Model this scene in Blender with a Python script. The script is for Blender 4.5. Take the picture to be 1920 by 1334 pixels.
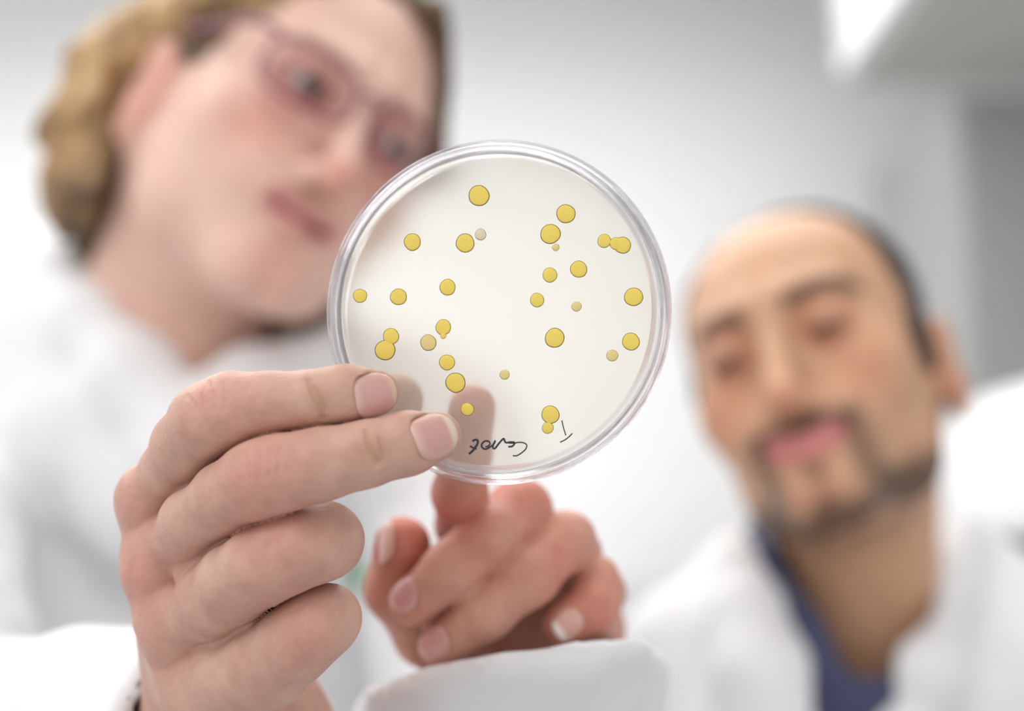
import bpy, bmesh, math, random
import numpy as np
from mathutils import Vector, Matrix
from math import sin, cos, pi, radians

for o in list(bpy.data.objects):
    bpy.data.objects.remove(o, do_unlink=True)
scn = bpy.context.scene
COL = scn.collection

# ------------------------------------------------------------------ camera
CAM = np.array([0.0, 0.0, 1.50]); PITCH = radians(7.0)
FX = 50.0 / 36.0 * 1920.0
cam_d = bpy.data.cameras.new('camera'); cam = bpy.data.objects.new('camera', cam_d); COL.objects.link(cam)
cam_d.lens = 50; cam_d.sensor_width = 36; cam_d.clip_start = 0.01; cam_d.clip_end = 50
cam.location = CAM; cam.rotation_euler = (pi/2 + PITCH, 0, 0)
cam_d.dof.use_dof = True; cam_d.dof.focus_distance = 0.366; cam_d.dof.aperture_fstop = 4.1
scn.camera = cam

# ------------------------------------------------------------------ exposure, world, lights
vs = scn.view_settings
scn.display_settings.display_device = 'sRGB'
vs.view_transform = 'Standard'; vs.look = 'None'; vs.gamma = 1; vs.use_curve_mapping = False
vs.exposure = 0.17
w = bpy.data.worlds.new('world'); scn.world = w; w.use_nodes = True
w.node_tree.nodes['Background'].inputs[0].default_value = (1.0, 0.99, 0.985, 1)
w.node_tree.nodes['Background'].inputs[1].default_value = 0.74

def area(name, loc, target, sx, sy, power, col=(1, 1, 1)):
    l = bpy.data.lights.new(name, 'AREA'); l.shape = 'RECTANGLE'; l.size = sx; l.size_y = sy
    l.energy = power; l.color = col
    o = bpy.data.objects.new(name, l); COL.objects.link(o); o.location = loc
    o.rotation_euler = (Vector(target) - Vector(loc)).to_track_quat('-Z', 'Y').to_euler()
    return o
area('added_left_fill', (-2.2, 0.2, 2.3), (0, 0.6, 1.5), 1.8, 1.3, 6.5, (0.97, 0.985, 1.0))  # unseen soft light added from the left; no window stands there
area('added_overhead_fill', (-0.5, 1.75, 2.62), (-0.5, 1.8, 0), 3.2, 1.6, 35, (1, 0.99, 0.97))  # unseen area light added overhead to brighten the back wall
area('added_overhead_fill', (-0.3, -0.3, 2.60), (-0.1, 0.5, 1.3), 1.6, 0.8, 8, (1, 0.99, 0.97))  # unseen area light added above the hands for more top light

# ------------------------------------------------------------------ frames
Rt = np.array([1.0, 0, 0]); Fw = np.array([0, cos(PITCH), sin(PITCH)]); Up = np.array([0, -sin(PITCH), cos(PITCH)])
def V(px, py, d):                       # photograph direction + distance -> metres right, up, forward of the camera
    return np.array([(px - 960) / FX * d, (667 - py) / FX * d, d])
B2W = np.stack([Rt, Up, Fw], axis=1)
def to_world(P):
    P = np.asarray(P, dtype=np.float64)
    return CAM + P @ B2W.T
def wv(p): return Vector(to_world(p))

# ------------------------------------------------------------------ materials
def lin(r, g, b):
    f = lambda c: (c/255/12.92) if c/255 <= .04045 else ((c/255+.055)/1.055)**2.4
    return (f(r), f(g), f(b))
def nt(name):
    m = bpy.data.materials.new(name); m.use_nodes = True
    n = m.node_tree; return m, n, n.nodes['Principled BSDF']
def plain(name, col, rough=.5, metal=0, noise=None, bump=None, spec=.5, sheen=0):
    m, t, p = nt(name)
    p.inputs['Base Color'].default_value = (*col, 1); p.inputs['Roughness'].default_value = rough
    p.inputs['Metallic'].default_value = metal; p.inputs['Specular IOR Level'].default_value = spec
    if sheen: p.inputs['Sheen Weight'].default_value = sheen
    tc = t.nodes.new('ShaderNodeTexCoord')
    n = t.nodes.new('ShaderNodeTexNoise'); n.inputs['Scale'].default_value = (noise or (20, 0))[0]
    n.inputs['Detail'].default_value = 4
    t.links.new(tc.outputs['Object'], n.inputs['Vector'])
    amt = (noise or (20, .03))[1]
    mx = t.nodes.new('ShaderNodeMix'); mx.data_type = 'RGBA'
    mx.inputs[6].default_value = (*[c*(1-amt) for c in col], 1); mx.inputs[7].default_value = (*[min(1, c*(1+amt)) for c in col], 1)
    t.links.new(n.outputs['Fac'], mx.inputs[0]); t.links.new(mx.outputs[2], p.inputs['Base Color'])
    if bump:
        n2 = t.nodes.new('ShaderNodeTexNoise'); n2.inputs['Scale'].default_value = bump[0]; n2.inputs['Detail'].default_value = 3
        t.links.new(tc.outputs['Object'], n2.inputs['Vector'])
        b = t.nodes.new('ShaderNodeBump'); b.inputs['Strength'].default_value = bump[1]; b.inputs['Distance'].default_value = bump[2]
        t.links.new(n2.outputs['Fac'], b.inputs['Height']); t.links.new(b.outputs[0], p.inputs['Normal'])
    return m

def skin_mat(name, scale=1.0, bump=.35, sss=.12):
    m, t, p = nt(name)
    at = t.nodes.new('ShaderNodeAttribute'); at.attribute_name = 'Col'
    tc = t.nodes.new('ShaderNodeTexCoord')
    nz = t.nodes.new('ShaderNodeTexNoise'); nz.inputs['Scale'].default_value = 160*scale; nz.inputs['Detail'].default_value = 5
    t.links.new(tc.outputs['Object'], nz.inputs['Vector'])
    mx = t.nodes.new('ShaderNodeMix'); mx.data_type = 'RGBA'; mx.blend_type = 'MULTIPLY'
    rp = t.nodes.new('ShaderNodeValToRGB'); rp.color_ramp.elements[0].position = .3; rp.color_ramp.elements[1].position = .7
    rp.color_ramp.elements[0].color = (.88, .80, .78, 1); rp.color_ramp.elements[1].color = (1.05, 1.03, 1.02, 1)
    t.links.new(nz.outputs['Fac'], rp.inputs[0])
    mx.inputs[0].default_value = .8
    t.links.new(at.outputs['Color'], mx.inputs[6]); t.links.new(rp.outputs[0], mx.inputs[7])
    t.links.new(mx.outputs[2], p.inputs['Base Color'])
    p.inputs['Roughness'].default_value = .48; p.inputs['Specular IOR Level'].default_value = .35
    p.inputs['Subsurface Weight'].default_value = sss
    p.inputs['Subsurface Radius'].default_value = (1, .35, .2); p.inputs['Subsurface Scale'].default_value = .004
    vo = t.nodes.new('ShaderNodeTexVoronoi'); vo.feature = 'DISTANCE_TO_EDGE'; vo.inputs['Scale'].default_value = 1100*scale
    nd = t.nodes.new('ShaderNodeTexNoise'); nd.inputs['Scale'].default_value = 500*scale; nd.inputs['Detail'].default_value = 3
    t.links.new(tc.outputs['Object'], nd.inputs['Vector']); t.links.new(tc.outputs['Object'], vo.inputs['Vector'])
    b1 = t.nodes.new('ShaderNodeBump'); b1.inputs['Strength'].default_value = bump*.6; b1.inputs['Distance'].default_value = .00018
    b2 = t.nodes.new('ShaderNodeBump'); b2.inputs['Strength'].default_value = bump; b2.inputs['Distance'].default_value = .0005
    t.links.new(vo.outputs['Distance'], b1.inputs['Height']); t.links.new(nd.outputs['Fac'], b2.inputs['Height'])
    t.links.new(b2.outputs[0], b1.inputs['Normal']); t.links.new(b1.outputs[0], p.inputs['Normal'])
    return m

M = {}
M['wall'] = plain('wall_paint', (.90, .90, .905), .75, noise=(3, .015))
M['ceiling'] = plain('ceiling_paint', (.90, .90, .90), .8, noise=(5, .01))
M['floor'] = plain('floor_vinyl', (.45, .46, .47), .35, noise=(30, .08))
M['cabinet'] = plain('cabinet_laminate', (.80, .80, .80), .35, noise=(8, .01))
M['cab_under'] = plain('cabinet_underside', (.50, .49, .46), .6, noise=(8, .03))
M['steel'] = plain('grey_enamel', (.36, .36, .355), .4, noise=(6, .03))
M['bench'] = plain('bench_laminate', (.42, .43, .44), .35, noise=(12, .04))
M['device'] = plain('device_plastic', (.82, .82, .84), .35, noise=(12, .01))
M['dark'] = plain('dark_rubber', (.10, .10, .11), .5, noise=(40, .1))
M['chrome'] = plain('brushed_metal', (.55, .55, .55), .3, 1, noise=(90, .05))
M['skin_w'] = skin_mat('fair_skin', 1.0, .55, .10)
M['skin_m'] = skin_mat('tan_skin', .6, .25)
M['coat'] = plain('coat_cotton', (.80, .80, .815), .85, noise=(60, .015), bump=(900, .25, .0006), sheen=.2)
M['coat_dark'] = plain('coat_seam', (.30, .27, .25), .9, noise=(400, .3))
M['shirt'] = plain('blue_shirt_cotton', lin(66, 70, 100), .85, noise=(160, .25), bump=(900, .3, .0006))
M['top'] = plain('lilac_grey_cotton', lin(120, 108, 118), .85, noise=(160, .1))
M['green'] = plain('green_thread', lin(60, 150, 90), .8, noise=(300, .15))
M['button'] = plain('button_plastic', (.78, .78, .78), .3)
M['frame'] = plain('purple_frame_acetate', lin(134, 66, 96), .3, noise=(60, .1))
M['pencil'] = plain('pen_ink', (.035, .035, .045), .6, noise=(900, .4))

def hair_mat(name, c0, c1, scale=60, rough=.5, attr=False):
    m, t, p = nt(name)
    tc = t.nodes.new('ShaderNodeTexCoord'); mp = t.nodes.new('ShaderNodeMapping'); mp.inputs['Scale'].default_value = (1, 1, .22)
    n = t.nodes.new('ShaderNodeTexNoise'); n.inputs['Scale'].default_value = scale; n.inputs['Detail'].default_value = 6
    n.inputs['Distortion'].default_value = 1.2
    r = t.nodes.new('ShaderNodeValToRGB'); r.color_ramp.elements[0].position = .36; r.color_ramp.elements[1].position = .64
    r.color_ramp.elements[0].color = (*c0, 1); r.color_ramp.elements[1].color = (*c1, 1)
    t.links.new(tc.outputs['Object'], mp.inputs[0]); t.links.new(mp.outputs[0], n.inputs['Vector']); t.links.new(n.outputs['Fac'], r.inputs[0])
    p.inputs['Roughness'].default_value = rough
    if attr:
        at = t.nodes.new('ShaderNodeAttribute'); at.attribute_name = 'Col'
        mx = t.nodes.new('ShaderNodeMix'); mx.data_type = 'RGBA'; mx.blend_type = 'MULTIPLY'; mx.inputs[0].default_value = 1
        t.links.new(r.outputs[0], mx.inputs[6]); t.links.new(at.outputs['Color'], mx.inputs[7]); t.links.new(mx.outputs[2], p.inputs['Base Color'])
    else: t.links.new(r.outputs[0], p.inputs['Base Color'])
    n2 = t.nodes.new('ShaderNodeTexNoise'); n2.inputs['Scale'].default_value = scale*6; n2.inputs['Detail'].default_value = 3
    t.links.new(mp.outputs[0], n2.inputs['Vector'])
    b = t.nodes.new('ShaderNodeBump'); b.inputs['Strength'].default_value = .7; b.inputs['Distance'].default_value = .002
    t.links.new(n2.outputs['Fac'], b.inputs['Height']); t.links.new(b.outputs[0], p.inputs['Normal'])
    return m
M['hair_w'] = hair_mat('wavy_blond_hair', (.55, .5, .45), (1.0, 1.0, 1.0), 55, attr=True)
M['hair_m'] = hair_mat('short_black_hair', lin(28, 24, 24), lin(58, 50, 48), 90)

def nail_mat():
    m, t, p = nt('fingernail_keratin')
    at = t.nodes.new('ShaderNodeAttribute'); at.attribute_name = 'Col'
    t.links.new(at.outputs['Color'], p.inputs['Base Color'])
    p.inputs['Roughness'].default_value = .28; p.inputs['Specular IOR Level'].default_value = .5
    p.inputs['Subsurface Weight'].default_value = .15; p.inputs['Subsurface Radius'].default_value = (1, .5, .4); p.inputs['Subsurface Scale'].default_value = .002
    tc = t.nodes.new('ShaderNodeTexCoord'); n = t.nodes.new('ShaderNodeTexNoise'); n.inputs['Scale'].default_value = 900
    t.links.new(tc.outputs['Object'], n.inputs['Vector'])
    b = t.nodes.new('ShaderNodeBump'); b.inputs['Strength'].default_value = .15; b.inputs['Distance'].default_value = .0002
    t.links.new(n.outputs['Fac'], b.inputs['Height']); t.links.new(b.outputs[0], p.inputs['Normal'])
    return m
M['nail'] = nail_mat()

def clear_plate_mat(name, tint, rough=.03):
    m, t, p = nt(name); t.nodes.remove(p)
    out = t.nodes['Material Output']
    tr = t.nodes.new('ShaderNodeBsdfTransparent'); tr.inputs[0].default_value = (*tint, 1)
    gl = t.nodes.new('ShaderNodeBsdfGlossy'); gl.inputs['Roughness'].default_value = rough
    lw = t.nodes.new('ShaderNodeLayerWeight'); lw.inputs[0].default_value = .5
    pw = t.nodes.new('ShaderNodeMath'); pw.operation = 'POWER'; pw.inputs[1].default_value = 5; t.links.new(lw.outputs['Facing'], pw.inputs[0])
    fr = t.nodes.new('ShaderNodeMath'); fr.operation = 'MULTIPLY_ADD'; fr.inputs[1].default_value = .8; fr.inputs[2].default_value = .018; t.links.new(pw.outputs[0], fr.inputs[0])
    tc = t.nodes.new('ShaderNodeTexCoord'); n = t.nodes.new('ShaderNodeTexNoise'); n.inputs['Scale'].default_value = 70
    b = t.nodes.new('ShaderNodeBump'); b.inputs['Strength'].default_value = .05; b.inputs['Distance'].default_value = .001
    t.links.new(tc.outputs['Object'], n.inputs['Vector']); t.links.new(n.outputs['Fac'], b.inputs['Height']); t.links.new(b.outputs[0], gl.inputs['Normal'])
    mx = t.nodes.new('ShaderNodeMixShader')
    t.links.new(fr.outputs[0], mx.inputs[0]); t.links.new(tr.outputs[0], mx.inputs[1]); t.links.new(gl.outputs[0], mx.inputs[2])
    t.links.new(mx.outputs[0], out.inputs[0])
    return m
M['plate'] = clear_plate_mat('clear_polystyrene_sheet', (.985, .985, .985))
M['lens'] = clear_plate_mat('spectacle_lens', (.94, .91, .92))
def glass_mat():
    m, t, p = nt('clear_polystyrene_wall'); t.nodes.remove(p)
    g = t.nodes.new('ShaderNodeBsdfGlass'); g.inputs['IOR'].default_value = 1.5; g.inputs['Roughness'].default_value = .06
    g.inputs['Color'].default_value = (.97, .97, .985, 1)
    tr = t.nodes.new('ShaderNodeBsdfTransparent'); tr.inputs[0].default_value = (.97, .97, .98, 1)
    mx = t.nodes.new('ShaderNodeMixShader'); mx.inputs[0].default_value = .35
    tc = t.nodes.new('ShaderNodeTexCoord'); n = t.nodes.new('ShaderNodeTexNoise'); n.inputs['Scale'].default_value = 130
    b = t.nodes.new('ShaderNodeBump'); b.inputs['Strength'].default_value = .2; b.inputs['Distance'].default_value = .001
    t.links.new(tc.outputs['Object'], n.inputs['Vector']); t.links.new(n.outputs['Fac'], b.inputs['Height']); t.links.new(b.outputs[0], g.inputs['Normal'])
    t.links.new(g.outputs[0], mx.inputs[1]); t.links.new(tr.outputs[0], mx.inputs[2])
    t.links.new(mx.outputs[0], t.nodes['Material Output'].inputs[0])
    return m
M['glass'] = glass_mat()
def agar_mat():
    m, t, p = nt('cream_agar_gel'); t.nodes.remove(p)
    rf = t.nodes.new('ShaderNodeBsdfRefraction'); rf.inputs['IOR'].default_value = 1.12; rf.inputs['Roughness'].default_value = .33
    rf.inputs['Color'].default_value = (.985, .975, .94, 1)
    tl = t.nodes.new('ShaderNodeBsdfTranslucent'); tl.inputs[0].default_value = (.99, .98, .93, 1)
    df = t.nodes.new('ShaderNodeBsdfDiffuse'); df.inputs[0].default_value = (.93, .91, .84, 1)
    m1 = t.nodes.new('ShaderNodeMixShader'); m1.inputs[0].default_value = .25
    t.links.new(tl.outputs[0], m1.inputs[1]); t.links.new(df.outputs[0], m1.inputs[2])
    m2 = t.nodes.new('ShaderNodeMixShader')
    tc = t.nodes.new('ShaderNodeTexCoord'); n = t.nodes.new('ShaderNodeTexNoise'); n.inputs['Scale'].default_value = 28
    t.links.new(tc.outputs['Object'], n.inputs['Vector'])
    mr = t.nodes.new('ShaderNodeMapRange'); mr.inputs[3].default_value = .10; mr.inputs[4].default_value = .16
    t.links.new(n.outputs['Fac'], mr.inputs[0]); t.links.new(mr.outputs[0], m2.inputs[0])
    t.links.new(rf.outputs[0], m2.inputs[1]); t.links.new(m1.outputs[0], m2.inputs[2])
    t.links.new(m2.outputs[0], t.nodes['Material Output'].inputs[0])
    return m
M['agar'] = agar_mat()
def colony_mat(name, col, edge):
    m, t, p = nt(name)
    tc = t.nodes.new('ShaderNodeTexCoord')
    ln = t.nodes.new('ShaderNodeVectorMath'); ln.operation = 'LENGTH'
    t.links.new(tc.outputs['Object'], ln.inputs[0])
    r = t.nodes.new('ShaderNodeValToRGB')
    r.color_ramp.elements[0].position = .84; r.color_ramp.elements[0].color = (*col, 1)
    r.color_ramp.elements[1].position = .97; r.color_ramp.elements[1].color = (*edge, 1)
    t.links.new(ln.outputs['Value'], r.inputs[0]); t.links.new(r.outputs[0], p.inputs['Base Color'])
    p.inputs['Roughness'].default_value = .4; p.inputs['Specular IOR Level'].default_value = .1
    tl = t.nodes.new('ShaderNodeBsdfTranslucent'); t.links.new(r.outputs[0], tl.inputs[0])
    mx = t.nodes.new('ShaderNodeMixShader'); mx.inputs[0].default_value = .12
    t.links.new(p.outputs[0], mx.inputs[1]); t.links.new(tl.outputs[0], mx.inputs[2])
    t.links.new(mx.outputs[0], t.nodes['Material Output'].inputs[0])
    return m
M['colony'] = colony_mat('yellow_colony', lin(255, 213, 6), lin(255, 230, 110))
M['colony_pale'] = colony_mat('pale_colony', lin(238, 220, 160), lin(240, 230, 200))
M['colony_mid'] = colony_mat('light_yellow_colony', lin(242, 204, 84), lin(246, 226, 150))
def lamp_mat():
    m, t, p = nt('added_lamp_diffuser'); p.inputs['Emission Color'].default_value = (1, 1, 1, 1); p.inputs['Emission Strength'].default_value = 3.0
    return m
M['lamp'] = lamp_mat()
def eye_mat(name, iris):
    m, t, p = nt(name)
    tc = t.nodes.new('ShaderNodeTexCoord'); sx = t.nodes.new('ShaderNodeSeparateXYZ')
    t.links.new(tc.outputs['Object'], sx.inputs[0])
    r = t.nodes.new('ShaderNodeValToRGB'); e = r.color_ramp.elements; r.color_ramp.interpolation = 'LINEAR'
    e[0].position = .0; e[0].color = (.01, .01, .01, 1); e[1].position = 1; e[1].color = (.62, .55, .53, 1)
    for pos, c in ((.035, (.01, .01, .01)), (.05, iris), (.15, iris), (.18, (.62, .56, .54))):
        q = e.new(pos); q.color = (*c, 1)
    ma = t.nodes.new('ShaderNodeMapRange'); ma.inputs[1].default_value = .0124; ma.inputs[2].default_value = 0.0
    t.links.new(sx.outputs['Z'], ma.inputs[0]); t.links.new(ma.outputs[0], r.inputs[0]); t.links.new(r.outputs[0], p.inputs['Base Color'])
    p.inputs['Roughness'].default_value = .12
    return m
M['eye_w'] = eye_mat('grey_eye', lin(70, 74, 76)); M['eye_m'] = eye_mat('brown_eye', lin(60, 40, 28))

# ------------------------------------------------------------------ object helpers
def tag(o, label=None, cat=None, group=None, kind=None):
    if label: o['label'] = label
    if cat: o['category'] = cat
    if group: o['group'] = group
    if kind: o['kind'] = kind
    return o
def mesh_obj(name, verts, faces, mats, parent=None, origin=None, smooth=True, mat_idx=None, colors=None):
    verts = np.asarray(verts, dtype=np.float64)
    me = bpy.data.meshes.new(name)
    if origin is None: origin = verts.mean(axis=0) if parent is not None else np.array([verts[:, 0].mean(), verts[:, 1].mean(), verts[:, 2].min()])
    origin = np.asarray(origin, dtype=np.float64)
    v = verts - origin
    faces = np.asarray(faces) if not isinstance(faces, list) else faces
    if isinstance(faces, np.ndarray) and faces.ndim == 2:
        n = len(faces); k = faces.shape[1]
        me.vertices.add(len(v)); me.vertices.foreach_set('co', v.astype(np.float32).ravel())
        me.loops.add(n*k); me.loops.foreach_set('vertex_index', faces.astype(np.int32).ravel())
        me.polygons.add(n); me.polygons.foreach_set('loop_start', (np.arange(n)*k).astype(np.int32))
        me.update(calc_edges=True)
    else:
        me.from_pydata([tuple(x) for x in v], [], [tuple(f) for f in faces]); me.update()
    if smooth: me.polygons.foreach_set('use_smooth', np.ones(len(me.polygons), dtype=bool))
    if not isinstance(mats, (list, tuple)): mats = [mats]
    for m in mats: me.materials.append(m)
    if mat_idx is not None: me.polygons.foreach_set('material_index', np.asarray(mat_idx, dtype=np.int32))
    if colors is not None:
        a = me.color_attributes.new('Col', 'FLOAT_COLOR', 'POINT')
        c = np.ones((len(v), 4), dtype=np.float32); c[:, :3] = colors
        a.data.foreach_set('color', c.ravel())
    o = bpy.data.objects.new(name, me); COL.objects.link(o)
    o.location = origin
    if parent is not None:
        o.parent = parent; o.matrix_parent_inverse = Matrix.Identity(4)
        pw = world_loc(parent)
        o.location = Vector(origin) - pw
    return o
def world_loc(o):
    l = Vector(o.location)
    while o.parent is not None:
        o = o.parent; l = l + Vector(o.location)
    return l
def box(name, lo, hi, mat, parent=None, bevel=.004, kind=None, origin=None):
    lo = np.array(lo, float); hi = np.array(hi, float)
    bm = bmesh.new(); bmesh.ops.create_cube(bm, size=1)
    for v in bm.verts: v.co = Vector([(lo[i]+hi[i])/2 + v.co[i]*(hi[i]-lo[i]) for i in range(3)])
    if bevel: bmesh.ops.bevel(bm, geom=list(bm.edges), offset=bevel, segments=2, affect='EDGES', profile=.5)
    vs_ = [v.co[:] for v in bm.verts]; bm.verts.index_update(); fs = [[v.index for v in f.verts] for f in bm.faces]; bm.free()
    o = mesh_obj(name, vs_, fs, mat, parent, origin, smooth=False)
    if kind: o['kind'] = kind
    return o
def tube(name, pts, r, mat, parent=None, seg=10, closed=False, radii=None, flat=None):
    pts = [np.asarray(p, float) for p in pts]; n = len(pts); vs_ = []; fs = []
    up = np.array([0.13, 0.2, 1.0])
    for i, p in enumerate(pts):
        a = pts[(i-1) % n] if (closed or i > 0) else pts[i]; b = pts[(i+1) % n] if (closed or i < n-1) else pts[i]
        t = b - a; t /= np.linalg.norm(t)+1e-12
        s = np.cross(t, up); s /= np.linalg.norm(s)+1e-12; q = np.cross(s, t)
        rr = radii[i] if radii is not None else r
        for k in range(seg):
            an = 2*pi*k/seg; vs_.append(p + s*cos(an)*rr + q*sin(an)*rr)
    m = n if closed else n-1
    for i in range(m):
        for k in range(seg):
            a = i*seg+k; b = i*seg+(k+1) % seg; c = ((i+1) % n)*seg+(k+1) % seg; d = ((i+1) % n)*seg+k
            fs.append([a, b, c, d])
    if not closed: fs.append(list(range(seg))[::-1]); fs.append([(n-1)*seg+k for k in range(seg)])
    return mesh_obj(name, vs_, fs, mat, parent)
def smooth_path(pts, n=8):
    pts = [np.asarray(p, float) for p in pts]; out = []
    for i in range(len(pts)-1):
        p0 = pts[max(0, i-1)]; p1 = pts[i]; p2 = pts[i+1]; p3 = pts[min(len(pts)-1, i+2)]
        for j in range(n):
            t = j/n
            out.append(.5*((2*p1)+(-p0+p2)*t+(2*p0-5*p1+4*p2-p3)*t*t+(-p0+3*p1-3*p2+p3)*t**3))
    out.append(pts[-1]); return out

# ------------------------------------------------------------------ implicit surfaces
def seg(P, a, b, ra, rb):
    a = np.asarray(a, np.float32); b = np.asarray(b, np.float32)
    ab = b - a; t = np.clip(((P - a) @ ab) / (ab @ ab), 0, 1)
    return np.linalg.norm(P - a - t[:, None]*ab, axis=1) - (ra + (rb-ra)*t)
def ell(P, c, r):
    q = (P - np.asarray(c, np.float32)); r = np.asarray(r, np.float32)
    k0 = np.linalg.norm(q/r, axis=1); k1 = np.linalg.norm(q/(r*r), axis=1) + 1e-9
    return k0*(k0-1)/k1
def sph(P, c, r): return np.linalg.norm(P - np.asarray(c, np.float32), axis=1) - r
def smin(a, b, k):
    h = np.clip(k - np.abs(a-b), 0, None)/k
    return np.minimum(a, b) - h*h*k*.25
def smax(a, b, k): return -smin(-a, -b, k)
def chain(P, js, k=.004):
    d = None
    for (a, ra), (b, rb) in zip(js[:-1], js[1:]):
        s = seg(P, a, b, ra, rb); d = s if d is None else smin(d, s, k)
    return d
def vnoise(P, s, seed=0):
    Q = P*s + seed*17.3; I = np.floor(Q).astype(np.int64); F = (Q - I); F = F*F*(3-2*F)
    def h(dx, dy, dz):
        n = (I[:, 0]+dx)*73856093 ^ (I[:, 1]+dy)*19349663 ^ (I[:, 2]+dz)*83492791
        n = (n ^ (n >> 13))*1274126177 & 0x7fffffff
        return (n % 65536)/32768.0 - 1
    r = 0
    for dx in (0, 1):
        for dy in (0, 1):
            for dz in (0, 1):
                wgt = (F[:, 0] if dx else 1-F[:, 0])*(F[:, 1] if dy else 1-F[:, 1])*(F[:, 2] if dz else 1-F[:, 2])
                r = r + wgt*h(dx, dy, dz)
    return r
def fbm(P, s, seed=0, o=3):
    r = 0; a = 1
    for i in range(o): r = r + a*vnoise(P, s*2**i, seed+i); a *= .5
    return r

def polygonise(f, lo, hi, h, slack=1.35, B=8):
    """surface nets over a block-culled grid"""
    lo = np.asarray(lo, float); hi = np.asarray(hi, float)
    nb = np.ceil((hi-lo)/(h*B)).astype(int); n = nb*B + 1
    val = np.zeros(n, np.float32)
    bi = np.stack(np.meshgrid(*[np.arange(k) for k in nb], indexing='ij'), -1).reshape(-1, 3)
    cen = lo + (bi+.5)*B*h
    dc = np.concatenate([f(cen[i:i+60000].astype(np.float32)) for i in range(0, len(cen), 60000)])
    near = np.abs(dc) < B*h*.8661*slack
    for b, s in zip(bi[~near], dc[~near]):
        x, y, z = b*B; val[x:x+B+1, y:y+B+1, z:z+B+1] = 1 if s > 0 else -1
    off = np.stack(np.meshgrid(*[np.arange(B+1)]*3, indexing='ij'), -1).reshape(-1, 3)
    nbk = bi[near]; step = 80
    for i in range(0, len(nbk), step):
        bb = nbk[i:i+step]
        P = (lo + (bb[:, None, :]*B + off[None])*h).reshape(-1, 3).astype(np.float32)
        d = f(P).reshape(len(bb), B+1, B+1, B+1)
        for b, dd in zip(bb, d):
            x, y, z = b*B; val[x:x+B+1, y:y+B+1, z:z+B+1] = dd
    ins = val < 0
    c = np.zeros(tuple(k-1 for k in n), np.int8)
    for dx in (0, 1):
        for dy in (0, 1):
            for dz in (0, 1):
                c += ins[dx:n[0]-1+dx, dy:n[1]-1+dy, dz:n[2]-1+dz]
    act = np.argwhere((c > 0) & (c < 8))
    idx = -np.ones(c.shape, np.int64); idx[act[:, 0], act[:, 1], act[:, 2]] = np.arange(len(act))
    acc = np.zeros((len(act), 3)); cnt = np.zeros(len(act))
    corners = [(0,0,0),(1,0,0),(0,1,0),(1,1,0),(0,0,1),(1,0,1),(0,1,1),(1,1,1)]
    cv = [val[act[:, 0]+a, act[:, 1]+b, act[:, 2]+g] for a, b, g in corners]
    for i in range(8):
        for j in range(i+1, 8):
            if sum(abs(p-q) for p, q in zip(corners[i], corners[j])) != 1: continue
            m = (cv[i] < 0) != (cv[j] < 0); t = cv[i][m]/(cv[i][m]-cv[j][m])
            acc[m] += np.array(corners[i]) + t[:, None]*(np.array(corners[j])-np.array(corners[i])); cnt[m] += 1
    vv = lo + (act + acc/cnt[:, None])*h
    F = []
    for ax in range(3):
        u, v = (ax+1) % 3, (ax+2) % 3
        sl0 = [slice(None)]*3; sl1 = [slice(None)]*3; sl0[ax] = slice(0, n[ax]-1); sl1[ax] = slice(1, n[ax])
        A = ins[tuple(sl0)]; Bq = ins[tuple(sl1)]
        e = np.argwhere(A != Bq)
        ok = (e[:, u] > 0) & (e[:, v] > 0) & (e[:, u] < n[u]-1) & (e[:, v] < n[v]-1); e = e[ok]
        flip = A[e[:, 0], e[:, 1], e[:, 2]]
        def g(du, dv):
            q = e.copy(); q[:, u] -= du; q[:, v] -= dv; return idx[q[:, 0], q[:, 1], q[:, 2]]
        q = np.stack([g(1, 1), g(0, 1), g(0, 0), g(1, 0)], 1)
        q[~flip] = q[~flip][:, ::-1]; F.append(q)
    F = np.concatenate(F); F = F[(F >= 0).all(1)]
    e = h*.25
    for it in range(2):
        p = vv.astype(np.float32); d = f(p)
        K = np.array([[1, -1, -1], [-1, -1, 1], [-1, 1, -1], [1, 1, 1]], np.float32); g = 0
        for k in K: g = g + k[None]*f(p + k*e)[:, None]
        ln = np.linalg.norm(g, axis=1, keepdims=True)+1e-9; gn = g/ln; mag = np.clip(ln[:, 0]/(4*e), .5, 2)
        vv = vv - gn*np.clip(d/mag, -h*.5, h*.5)[:, None]
    return vv, F
def join(parts):
    vs_, fs, cs, k = [], [], [], 0
    for v, f, c in parts: vs_.append(v); fs.append(f+k); cs.append(c); k += len(v)
    return np.concatenate(vs_), np.concatenate(fs), np.concatenate(cs)
# the polygoniser works in metres right/up/forward: a left-handed frame, so faces are turned round for the world
def world_mesh(v, f): return to_world(v), f[:, ::-1]
def L3(*c): return np.array(lin(*c))
def mixc(C, c, w): return C*(1-w[:, None]) + np.asarray(c)[None]*w[:, None]
def gau(d, s): return np.exp(-(np.clip(d, 0, None)/s)**2)

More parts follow.
